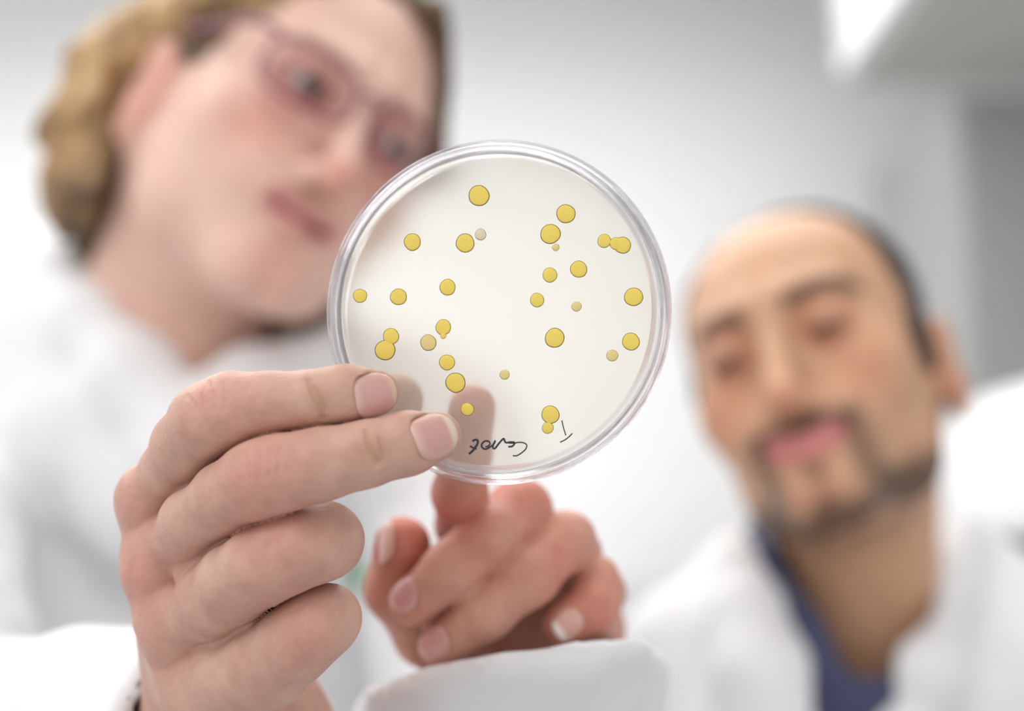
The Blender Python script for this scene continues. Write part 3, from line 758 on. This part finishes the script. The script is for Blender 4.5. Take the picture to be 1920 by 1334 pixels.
# ---- woman's coat
v_pts = [V(50, 465, .93), V(100, 525, .885), V(165, 615, .850), V(245, 715, .825), V(335, 835, .805)]
v_pts2 = [V(340, 840, .805), V(410, 785, .815), V(475, 725, .83), V(560, 685, .855), V(640, 645, .90)]
def w_coat_sdf(P, inner=False):
    d = seg(P, w_sh_r, w_sh_l, .060, .060)
    d = smin(d, ell(P, (V(320, 1080, .97)), (.175, .23, .105)), .06)
    d = smin(d, seg(P, V(320, 1300, .985), V(340, 2300, 1.01), .145, .17), .06)
    d = smin(d, seg(P, V(250, 690, .93), V(320, 900, .95), .075, .09), .05)
    d = smin(d, seg(P, V(-20, 930, .93), V(60, 1350, .90), .085, .09), .06)
    col = chain(P, [(p, r) for p, r in zip(v_pts, (.020, .022, .024, .026, .028))], .01)
    col2 = chain(P, [(p, r) for p, r in zip(v_pts2, (.028, .024, .020, .017, .014))], .01)
    lap = smin(chain(P, [(V(0, 620, .90), .04), (V(160, 800, .86), .045), (V(300, 935, .84), .05)], .02), chain(P, [(V(370, 880, .835), .035), (V(570, 830, .88), .045), (V(700, 800, .93), .055)], .02), .02)
    body = smin(d, lap, .03)
    hole = seg(P, w_neck_top, V(300, 690, .865), .052, .052)
    hole = smin(hole, seg(P, V(300, 690, .865), V(345, 690, .79), .050, .016), .02)
    hole = smin(hole, seg(P, V(330, 600, .80), V(345, 690, .72), .042, .014), .01)
    body = smax(body, -hole, .008)
    col = smin(col, col2, .01)
    body = smin(body, smax(col, -seg(P, w_neck_top, V(315, 640, .86), .040, .028), .006), .010)
    body = smax(body, -chain(P, [(V(355, 520, .83), .036), (V(350, 600, .80), .026), (V(352, 735, .75), .003)], .005), .006)
    body = body + (fbm(P, 14, 6, 3)*.005).astype(np.float32)
    s1 = smin(seg(P, w_sh_r, w_el_r, .062, .056), seg(P, w_el_r, w_wr_r + (w_wr_r-w_el_r)*.25, .056, .038), .02)
    s2 = smin(seg(P, w_sh_l, w_el_l, .062, .056), seg(P, w_el_l, w_wr_l + (w_wr_l-w_el_l)*.3, .060, .047), .02)
    fold = (fbm(P, 30, 7, 2)*.0035 + np.abs(vnoise(P, 16, 11))*.004).astype(np.float32)
    up1 = seg(P, w_sh_r, w_el_r, .062, .056) + fold; up2 = seg(P, w_sh_l, w_el_l, .062, .056) + fold
    f1 = seg(P, w_el_r, w_wr_r + (w_wr_r-w_el_r)*.25, .056, .038) + fold
    f2 = seg(P, w_el_l, w_wr_l + (w_wr_l-w_el_l)*.3, .060, .054) + fold*1.2
    out = []
    for a, b, r, cn, fo in ((w_el_r, w_wr_r, .0325, None, f1), (w_el_l, w_wr_l, .036, np.array([-.13, .95, .29]), f2)):
        ax = (b-a)/np.linalg.norm(b-a); cn = ax if cn is None else cn
        pl = (P-b.astype(np.float32)) @ cn.astype(np.float32) + (fbm(P, 60, 12, 2)*.001).astype(np.float32)
        out.append(smax(smax(fo, pl, .006), -seg(P, b - ax*.05, b + ax*.10, r, r), .003))
    s1 = smin(up1, out[0], .02); s2 = smin(up2, out[1], .02)
    return smin(smin(body, s1, .02), s2, .02)
lo, hi = bounds([w_sh_r, w_sh_l, w_el_r, w_el_l, w_wr_r, w_wr_l, V(60, 440, .93), V(340, 2300, 1.0), V(320, 1100, 1.1)], .10)
v, f = polygonise(w_coat_sdf, lo, hi, .0042, slack=1.7); v, f = world_mesh(v, f)
w_coat = mesh_obj('lab_coat', v, f, M['coat'], woman)
# dark stitched edge of the near cuff
ax = (w_wr_r-w_el_r)/np.linalg.norm(w_wr_r-w_el_r); s_ = np.cross(ax, [0, 1, 0]); s_ /= np.linalg.norm(s_); q_ = np.cross(s_, ax)
tube('cuff_seam', [to_world(w_wr_r + ax*(-.0015) + (s_*cos(a)+q_*sin(a))*.0362) for a in np.linspace(0, 2*pi, 60)[:-1]], .0008, M['coat_dark'], w_coat, 6, True)

# green emblem stitched on the coat, and the top showing at the neck
cs = surf(lambda P: w_coat_sdf(P), 673, 1075, .70)
if cs is not None:
    a_ = np.linspace(0, 2*pi, 29)[:-1]; ring = []
    for t_ in a_:
        ring.append((math.copysign(abs(cos(t_))**.6, cos(t_))*.0050, math.copysign(abs(sin(t_))**.6, sin(t_))*.0095))
    vs_ = [cs + np.array([a, b, -.0035]) for a, b in ring] + [cs + np.array([a, b, .004]) for a, b in ring]; n_ = len(ring)
    mesh_obj('embroidered_emblem', to_world(vs_), [list(range(n_)), list(range(n_, 2*n_))[::-1]] + [[i, (i+1) % n_, n_+(i+1) % n_, n_+i] for i in range(n_)], M['green'], w_coat, smooth=False)['label'] = 'small green emblem'
tube('shirt', smooth_path([to_world(V(*q)) for q in ((105, 455, .905), (145, 500, .878), (178, 540, .864), (205, 575, .856))], 5), .0065, M['top'], woman, 10)

# ================================================================== the man
H = Head((1455, 634), .875, -23, 19, -14, 1.03)
m_neck_top = H.out((0, .035, -.070)); m_neck_bot = V(1612, 1180, .99)
m_sh_r = V(1190, 1430, 1.02); m_sh_l = V(2130, 1330, 1.10)
def m_headneck(P):
    d = head_sdf(H.inn(P), True, .30)
    d = smin(d, seg(P, m_neck_top, m_neck_bot, .053, .053), .022)
    return smin(d, seg(P, m_neck_bot, V(1620, 1350, 1.0), .053, .065), .03)
lo, hi = bounds([H.out((a, b, c_)) for a in (-.10, .10) for b in (-.13, .13) for c_ in (-.12, .13)] + [m_neck_bot], .06)
v, f = polygonise(m_headneck, lo, hi, .0020)
def m_col(P):
    Q = H.inn(P.astype(np.float32)); C, X = face_col(Q, P, L3(206, 164, 132), None, L3(204, 132, 104))
    n = fbm(Q, 90, 3, 2)*.004
    dark = L3(58, 44, 38)
    z = X[:, 2]; x = X[:, 0]; y = X[:, 1]
    # moustache, chin patch, beard along the jaw
    mo = np.hypot(np.clip(x-.024, 0, 1), np.abs(z+.0595+.10*x)*1.0)+n*.5
    C = mixc(C, dark, .85*gau(mo-.002, .0040)*(y < -.06))
    so = np.hypot(np.clip(np.abs(x-.029)-.002, 0, 1), np.clip(np.abs(z+.078)-.018, 0, 1))
    C = mixc(C, dark, .6*gau(so, .006)*(y < -.045))
    ch = np.hypot(x, (z+.087)*1.2)
    C = mixc(C, dark, .6*gau(ch-.002, .004)*(y < -.05))
    def sd(a, b):
        a = np.array(a); ab = np.array(b)-a; t_ = np.clip(((X-a) @ ab)/(ab @ ab), 0, 1); return np.linalg.norm(X-a-t_[:, None]*ab, axis=1)
    jd = np.minimum(np.minimum(sd((0, -.080, -.116), (.030, -.060, -.110)), sd((.030, -.060, -.110), (.052, -.018, -.092))), sd((.052, -.018, -.092), (.062, .0, -.055))+.006)
    jaw = gau(jd-.010+n, .009)
    C = mixc(C, dark, .80*jaw)
    side = np.clip((y+.035)/.03, 0, 1)*np.clip((.025-y)/.02, 0, 1)*np.clip((-.055-z)/.04, 0, 1)*np.clip((z+.13)/.02, 0, 1)
    C = mixc(C, dark, .35*side)
    C = mixc(C, L3(204, 130, 128), lipmask(X)*.95)
    bx = np.clip(np.abs(x-.033)-.016, 0, 1); bz = z - (.0215 - .22*np.abs(x-.036))
    C = mixc(C, L3(52, 38, 34), .85*gau(np.hypot(bx, bz)-.001, .0045)*(y < -.05))
    ey = np.hypot(np.clip(np.abs(x-.031)-.008, 0, 1), z+.0085)
    C = mixc(C, L3(70, 46, 40), .85*gau(ey, .0030)*(y < -.06))
    C = mixc(C, L3(160, 108, 84), .5*gau(np.hypot(x-.031, z+.001), .014)*(y < -.05))
    return C
parts = [(v, f, m_col(v))]
def m_torso(P):
    d = seg(P, m_sh_r, m_sh_l, .05, .05)
    d = smin(d, ell(P, V(1640, 1650, 1.10), (.17, .25, .09)), .05)
    d = smin(d, seg(P, V(1640, 1700, 1.1), V(1640, 2600, 1.1), .13, .14), .05)
    for s1, e1 in ((m_sh_r, V(1080, 2200, 1.1)), (m_sh_l, V(2200, 2100, 1.15))): d = smin(d, seg(P, s1, e1, .05, .045), .03)
    return d
lo, hi = bounds([m_sh_r, m_sh_l, V(1640, 2300, 1.2), V(1080, 2200, 1.1), V(1640, 1500, 1.0)], .12)
v, f = polygonise(m_torso, lo, hi, .009); parts.append((v, f, np.tile(L3(208, 160, 124), (len(v), 1))))
v, f, c = join(parts); v, f = world_mesh(v, f)
man = mesh_obj('person', v, f, M['skin_m'], origin=(to_world(V(1640, 1500, 1.1))[0], to_world(V(1640, 1500, 1.1))[1], 0.0), colors=c)
tag(man, 'man with short dark hair and beard in white coat looking down at the dish', 'person')
eyes(H, man, M['eye_m'], (-.15, -1, -.55))
def m_hair_sdf(P):
    Q = H.inn(P)
    d = ell(Q, (0, .014, .032), (.0770, .0975, .0770))
    cut = ell(Q, (0, -.085, .035), (.078, .104, .113))
    d = smax(d, -cut, .006)
    d = smax(d, -(Q[:, 2] + .30*(Q[:, 1]-.02) + .010 + .03*np.clip(-Q[:, 1]*10, -1, 1)), .006)
    X = Q.copy(); X[:, 0] = np.abs(X[:, 0])
    d = smax(d, -ell(X, (.080, .006, -.012), (.014, .022, .034)), .004)
    d = smin(d, smax(ell(X, (.0715, -.012, -.005), (.007, .010, .030)), -ell(X, (.080, .010, -.012), (.012, .018, .034)), .003), .004)
    return (d - vnoise(Q, 300, 5)*.0012).astype(np.float32)
lo, hi = bounds([H.out((a, b, c_)) for a in (-.09, .09) for b in (-.10, .12) for c_ in (-.06, .13)], .01)
v, f = polygonise(m_hair_sdf, lo, hi, .0022, slack=1.6); v, f = world_mesh(v, f)
mesh_obj('hair', v, f, M['hair_m'], man)
def m_shirt_sdf(P):
    d = seg(P, m_sh_r, m_sh_l, .058, .058)
    d = smin(d, ell(P, V(1640, 1650, 1.10), (.18, .26, .105)), .05)
    d = smin(d, seg(P, V(1640, 1230, 1.03), V(1640, 1400, 1.06), .07, .09), .04)
    col = chain(P, [(V(1425, 1010, 1.00), .012), (V(1440, 1060, .955), .013), (V(1490, 1150, .925), .015), (V(1560, 1250, .905), .018), (V(1630, 1310, .90), .020)], .01)
    flap = chain(P, [(V(1470, 1130, .94), .018), (V(1520, 1220, .92), .024), (V(1580, 1330, .915), .030), (V(1590, 1480, .93), .035)], .01)
    r = chain(P, [(V(1630, 1310, .90), .018), (V(1700, 1230, .93), .014), (V(1745, 1130, .96), .012), (V(1770, 1040, 1.0), .011)], .01)
    d = smin(d, smin(smin(col, flap, .01), r, .01), .015)
    hole = seg(P, m_neck_top, V(1605, 1180, .94), .056, .046)
    hole = smin(hole, seg(P, V(1605, 1180, .94), V(1630, 1225, .88), .040, .014), .01)
    return smax(d, -hole, .004) + (fbm(P, 40, 3, 2)*.001).astype(np.float32)
lo, hi = bounds([m_sh_r, m_sh_l, V(1640, 1700, 1.1), V(1640, 1000, .95)], .10)
v, f = polygonise(m_shirt_sdf, lo, hi, .004, slack=1.6); v, f = world_mesh(v, f)
mesh_obj('shirt', v, f, M['shirt'], man)
def m_coat_sdf(P):
    d = seg(P, m_sh_r, m_sh_l, .070, .070)
    d = smin(d, ell(P, V(1640, 1700, 1.10), (.20, .29, .125)), .06)
    d = smin(d, seg(P, V(1640, 1700, 1.1), V(1640, 2600, 1.1), .16, .18), .06)
    for s1, e1 in ((m_sh_r, V(1080, 2200, 1.1)), (m_sh_l, V(2200, 2100, 1.15))): d = smin(d, seg(P, s1, e1, .070, .06), .04)
    d = smin(d, seg(P, V(1400, 1240, 1.03), V(1640, 1400, 1.06), .065, .10), .05)
    d = smin(d, seg(P, V(1835, 1170, 1.05), V(1700, 1400, 1.06), .060, .10), .05)
    lapl = chain(P, [(V(1385, 1035, 1.02), .016), (V(1388, 1080, .96), .019), (V(1402, 1160, .925), .026), (V(1425, 1260, .90), .032), (V(1448, 1400, .895), .040)], .012)
    lapo = chain(P, [(V(1370, 1120, 1.0), .030), (V(1290, 1250, .98), .045), (V(1330, 1400, .95), .055)], .03)
    lapr = chain(P, [(V(1806, 990, 1.03), .014), (V(1782, 1085, .98), .020), (V(1712, 1200, .93), .026), (V(1728, 1264, .90), .028)], .012)
    lapr = smin(lapr, chain(P, [(V(1690, 1335, .91), .028), (V(1678, 1400, .895), .030), (V(1670, 1500, .89), .03)], .012), .006)
    lapro = chain(P, [(V(1850, 1080, 1.03), .028), (V(1900, 1250, 1.0), .05), (V(1780, 1400, .96), .055)], .03)
    d = smin(d, smin(smin(lapl, lapo, .02), smin(lapr, lapro, .02), .01), .02)
    d = d + (fbm(P, 16, 8, 3)*.004).astype(np.float32)
    hole = seg(P, m_neck_top, V(1600, 1190, .94), .058, .050)
    hole = smin(hole, seg(P, V(1600, 1190, .93), V(1570, 1400, .86), .042, .010), .01)
    return smax(d, -hole, .006)
lo, hi = bounds([m_sh_r, m_sh_l, V(1640, 2700, 1.2), V(1640, 1000, .95), V(1080, 2200, 1.15)], .12)
v, f = polygonise(m_coat_sdf, lo, hi, .005, slack=1.7); v, f = world_mesh(v, f)
m_coat = mesh_obj('lab_coat', v, f, M['coat'], man)

# ================================================================== petri dish
DC = V(934, 585, .3725)                       # centre, right/up/forward
ty, tx = radians(5.5), radians(3.0)
nz = np.array([-sin(ty), sin(tx), -cos(ty)*cos(tx)]); nz /= np.linalg.norm(nz)     # towards the viewer
xx = np.cross([0, 1, 0], nz); xx = -xx/np.linalg.norm(xx); yy = np.cross(nz, xx); yy = yy if yy[1] > 0 else -yy
def dish(x, y, z): return DC + xx*x + yy*y + nz*z
dish_root = bpy.data.objects.new('petri_dish', None); COL.objects.link(dish_root)
dish_root.empty_display_size = .02; dish_root.location = wv(dish(0, 0, -.008))
tag(dish_root, 'clear round petri dish with yellow colonies on cream agar between fingertips', 'petri dish')
def lathe(name, prof, mats, parent, n=160, midx=None):
    vs_ = []; fs = []; mi = []
    k = len(prof)
    for i in range(n):
        a = 2*pi*i/n
        for r, z in prof: vs_.append(dish(r*cos(a), r*sin(a), z))
    for i in range(n):
        for j in range(k-1):
            fs.append([i*k+j, i*k+j+1, ((i+1) % n)*k+j+1, ((i+1) % n)*k+j]); mi.append(midx[j] if midx else 0)
    bm = bmesh.new(); bv = [bm.verts.new(tuple(to_world(p))) for p in vs_]
    for q, m_ in zip(fs, mi):
        try:
            fc = bm.faces.new([bv[i] for i in q]); fc.material_index = m_
        except ValueError: pass
    bmesh.ops.remove_doubles(bm, verts=bm.verts, dist=2e-6)
    bmesh.ops.recalc_face_normals(bm, faces=bm.faces)
    bm.verts.index_update()
    V_ = [v.co[:] for v in bm.verts]; F_ = [[v.index for v in q.verts] for q in bm.faces]; MI = [q.material_index for q in bm.faces]; bm.free()
    o = mesh_obj(name, V_, F_, mats, parent, mat_idx=MI)
    o.data.set_sharp_from_angle(angle=radians(40))
    return o
# base (its bottom faces the viewer)
RB = .0432
prof = [(0, .0070), (.0400, .0070), (.0408, .0074), (.0416, .0074), (.0422, .0070), (RB-.0003, .0066), (RB, .0060), (RB, -.0058), (RB-.0004, -.0062), (RB-.0010, -.0058), (RB-.0010, .0050), (RB-.0016, .0058), (.0405, .0060), (0, .0060)]
base = lathe('base', prof, [M['plate'], M['glass']], dish_root, midx=[0, 1, 1, 1, 1, 1, 1, 1, 1, 1, 1, 1, 0])
RL = .0452
prof = [(0, -.0084), (.0420, -.0084), (.0426, -.0090), (.0434, -.0090), (.0440, -.0084), (RL-.0003, -.0080), (RL, -.0074), (RL, .0020), (RL-.0004, .0024), (RL-.0009, .0020), (RL-.0009, -.0066), (RL-.0014, -.0074), (.0420, -.0074), (0, -.0074)]
lid = lathe('lid', prof, [M['plate'], M['glass']], dish_root, midx=[0, 1, 1, 1, 1, 1, 1, 1, 1, 1, 1, 1, 0])
agar = lathe('agar', [(0, .0054), (.0400, .0054), (.0412, .0052), (.0418, .0046), (.0419, .0010), (.0414, .0016), (.0402, .0019), (0, .0020)], M['agar'], dish_root)
def dish_hit(px, py, z):
    dr = V(px, py, 1.0); p0 = dish(0, 0, z); t = (p0 @ nz)/(dr @ nz); q = dr*t - DC; return q @ xx, q @ yy
COLS = [(898, 367, 20, 0), (901, 440, 11, 1), (872, 456, 18, 0), (773, 454, 16.5, 0), (1061, 401, 18, 0), (1032, 439, 19, 0), (1042, 464, 7, 2),
        (1133, 452, 13, 0), (1155, 457, 12, 0), (1167, 460, 16, 0), (1031, 516, 14, 0), (1085, 505, 16, 0), (1007, 563, 13.5, 0), (1081, 575, 9.5, 2),
        (1188, 557, 17.5, 0), (1183, 641, 16.5, 0), (1148, 667, 11, 2), (1040, 634, 18.5, 0), (839, 539, 15.5, 0), (675, 555, 13.5, 0), (747, 557, 16, 0),
        (733, 631, 15.5, 0), (722, 657, 19.5, 0), (831, 614, 15, 0), (831, 630, 6, 0), (803, 643, 15.5, 2), (838, 680, 15, 0), (854, 718, 19, 0),
        (876, 768, 12.5, 0), (946, 703, 9.5, 2), (1032, 778, 17, 0), (1027, 803, 11, 0)]
def colony(px, py, rp, kind):
    x, y = dish_hit(px, py, .0055); r = rp/FX*.367
    rnd = random.Random(int(px*7+py)); ph = [rnd.uniform(0, 6.28) for _ in range(3)]
    n, k = 40, 7; vs_ = [(0, 0, 1)]; fs = []
    for j in range(1, k+1):
        t = j/k
        for i in range(n):
            a = 2*pi*i/n; rr = t*(1+.018*sin(2*a+ph[0])+.012*sin(3*a+ph[1])+.008*sin(5*a+ph[2]))
            vs_.append((rr*cos(a), rr*sin(a), math.sqrt(max(0, 1-t**2.5))))
    for i in range(n): fs.append([0, 1+i, 1+(i+1) % n])
    for j in range(k-1):
        for i in range(n):
            a = 1+j*n+i; b = 1+j*n+(i+1) % n; fs.append([a, a+n, b+n, b])
    fs.append([1+(k-1)*n+i for i in range(n)][::-1])
    me = bpy.data.meshes.new('colony'); me.from_pydata(vs_, [], fs); me.polygons.foreach_set('use_smooth', np.ones(len(fs), dtype=bool))
    me.materials.append(M[('colony', 'colony_pale', 'colony_mid')[kind]])
    o = bpy.data.objects.new('colony', me); COL.objects.link(o); o.parent = agar
    X = B2W @ xx; Y = B2W @ yy; Z = B2W @ nz
    if np.dot(np.cross(X, Y), Z) < 0: X = -X
    Rm = Matrix((X, Y, Z)).transposed()
    o.rotation_euler = Rm.to_euler(); o.scale = (r, r, .00038)
    zoff = .00541 + (.00004 if rp < 13 else 0)
    o.location = wv(dish(x, y, zoff)) - world_loc(agar)
    if kind: o['label'] = 'pale young colony'
for c_ in COLS: colony(*c_)

# handwriting on the base, pencil-thin strokes
def Z(pts, ox=860, oy=780, s=8.0): return [(ox+a/s, oy+b/s) for a, b in pts]
STR = [(Z([(208, 385), (235, 362), (275, 362), (288, 395), (265, 450), (215, 520), (155, 575)]), 2.0), (Z([(170, 455), (215, 480), (268, 498)]), 1.7),
       (Z([(455, 385), (400, 378), (350, 420), (350, 470), (395, 500), (450, 480), (520, 430), (550, 375), (520, 430), (515, 480), (545, 490), (600, 420), (670, 345), (690, 380), (715, 405), (780, 395), (830, 400), (835, 425), (800, 460), (745, 465)]), 1.7),
       (Z([(455, 385), (470, 420), (440, 455), (400, 465)]), 1.3),
       (Z([(740, 408), (820, 412), (900, 400), (970, 405), (1020, 440), (1005, 500), (940, 560), (870, 600), (812, 600)]), 1.2),
       (Z([(1548, 70), (1565, 150), (1590, 240), (1608, 295)]), 1.0), (Z([(1520, 398), (1590, 365), (1650, 320), (1705, 265)]), 1.1)]
for pts, wpx in STR:
    P3 = []
    for px, py in pts:
        x, y = dish_hit(px, py, .0071); P3.append(to_world(dish(x, y, .00708)))
    tube('handwriting', smooth_path(P3, 6), wpx*1.1/FX*.366, M['pencil'], base, 6)

# ================================================================== the room
def st(o, k='structure'): o['kind'] = k; return o
YB = 3.3; ZC = 2.755; XR = 1.45; XL = -2.6
st(box('wall_back', (XL-.1, YB, -.05), (XR+.1, YB+.1, ZC+.1), M['wall'], bevel=0))
st(box('wall_left', (XL-.1, 1.0, -.05), (XL, YB, ZC+.1), M['wall'], bevel=0))
st(box('wall_right', (XR, -.8, -.05), (XR+.1, YB, ZC+.1), M['wall'], bevel=0))
st(box('ceiling', (XL, -.8, ZC), (XR, YB, ZC+.1), M['ceiling'], bevel=0))
st(box('floor', (XL, -.8, -.10), (XR, YB, 0), M['floor'], bevel=0))
# overhead cabinets along the right wall, fronts facing left
cabx = .60; cz = 2.295; y0, y1 = .9, 2.45
cab = box('wall_cabinet', (cabx, y0, cz), (XR, y1, ZC), M['cabinet'], bevel=.003)
tag(cab, 'white overhead cabinet with grey underside at the upper right', 'cabinet')
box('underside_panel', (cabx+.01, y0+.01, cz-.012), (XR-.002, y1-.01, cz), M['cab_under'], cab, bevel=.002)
for k in range(3):
    ya = y0 + (y1-y0)*k/3 + .004; yb = y0 + (y1-y0)*(k+1)/3 - .004
    dr = box('door', (cabx-.020, ya, cz+.004), (cabx-.001, yb, ZC-.03), M['cabinet'], cab, bevel=.002)
    tube('handle', [(cabx-.021, yb-.05, cz+.06), (cabx-.045, yb-.05, cz+.07), (cabx-.045, yb-.05, cz+.17), (cabx-.021, yb-.05, cz+.18)], .005, M['chrome'], dr, 8)
# tall grey cupboard below
gx, gy = .803, 2.50
g = box('tall_cupboard', (gx, gy, 0), (XR-.005, gy+.6, 2.285), M['steel'], bevel=.006)
tag(g, 'tall grey metal cupboard behind the man at right', 'cupboard')
for k in range(2):
    xa = gx+.008+k*.305; d_ = box('door', (xa, gy-.020, .08), (xa+.297, gy-.001, 2.265), M['steel'], g, bevel=.003)
    box('handle', (xa+(.26 if k == 0 else .02), gy-.040, 1.0), (xa+(.275 if k == 0 else .035), gy-.0205, 1.18), M['chrome'], d_, bevel=.002)
# bench along the back with things on it
bn = box('lab_bench', (-.2, 2.60, 1.02), (.79, 3.28, 1.07), M['bench'], bevel=.004)
tag(bn, 'grey topped lab bench against the back wall', 'bench')
box('bench_cabinet', (-.19, 2.65, 0), (.78, 3.27, 1.02), M['cabinet'], bn, bevel=.003)
ib = box('instrument_box', (.20, 2.66, 1.071), (.74, 3.10, 1.385), M['bench'], bevel=.02)
tag(ib, 'grey instrument box standing on the back bench', 'box')
box('control_panel', (.26, 2.652, 1.12), (.56, 2.6595, 1.20), M['dark'], ib, bevel=.002)
# white analyser on a cart at far right
cx0, cy0 = .56, 1.55
cart = box('trolley', (cx0-.02, cy0-.03, .92), (XR-.03, cy0+.52, .95), M['bench'], bevel=.004)
tag(cart, 'grey trolley under the white bench instrument', 'trolley')
for a in (cx0+.02, XR-.07):
    for b in (cy0+.01, cy0+.48): box('leg', (a-.015, b-.015, 0), (a+.015, b+.015, .919), M['chrome'], cart, bevel=.002)
P0 = np.array([cx0+.30, cy0+.25, .95+.001])
def dev(name, prof, mat, parent=None, n=64, sq=3.2):
    vs_ = []; fs = []; k = len(prof)
    for i in range(n):
        a = 2*pi*i/n; cx = math.copysign(abs(cos(a))**(2/sq), cos(a)); sy = math.copysign(abs(sin(a))**(2/sq), sin(a))
        for r, z in prof: vs_.append((P0[0]+cx*r, P0[1]+sy*r*.85, P0[2]+z))
    for i in range(n):
        for j in range(k-1): fs.append([i*k+j, ((i+1) % n)*k+j, ((i+1) % n)*k+j+1, i*k+j+1])
    fs.append([i*k for i in range(n)][::-1]); fs.append([i*k+k-1 for i in range(n)])
    return mesh_obj(name, vs_, fs, mat, parent)
dv = dev('centrifuge', [(.27, 0.0), (.285, .02), (.285, .48), (.27, .49)], M['device'])
tag(dv, 'white bench centrifuge with rounded lid and dark gap at right', 'centrifuge')
dev('gasket', [(.255, .49), (.255, .54)], M['dark'], dv)
dev('lid', [(.285, .54), (.292, .555), (.292, .65), (.28, .69), (.24, .725), (.15, .75), (.02, .755)], M['device'], dv)
# unseen ceiling lamps, added to account for the area lights
for lx, ly, wh in ((-.9, .9, 'above the woman, nearer the camera'), (-.9, 2.3, 'behind the woman, by the back wall'), (.1, .9, 'above the dish, left of the cabinet front'), (.1, 2.3, 'behind the dish, by the back wall')):
    lp = box('added_ceiling_lamp', (lx-.32, ly-.32, ZC-.03), (lx+.32, ly+.32, ZC-.001), M['cabinet'], bevel=.003)
    tag(lp, 'added unseen square ceiling light panel ' + wh, 'lamp', 'added ceiling light panels')
    box('diffuser', (lx-.29, ly-.29, ZC-.036), (lx+.29, ly+.29, ZC-.0305), M['lamp'], lp, bevel=.001)
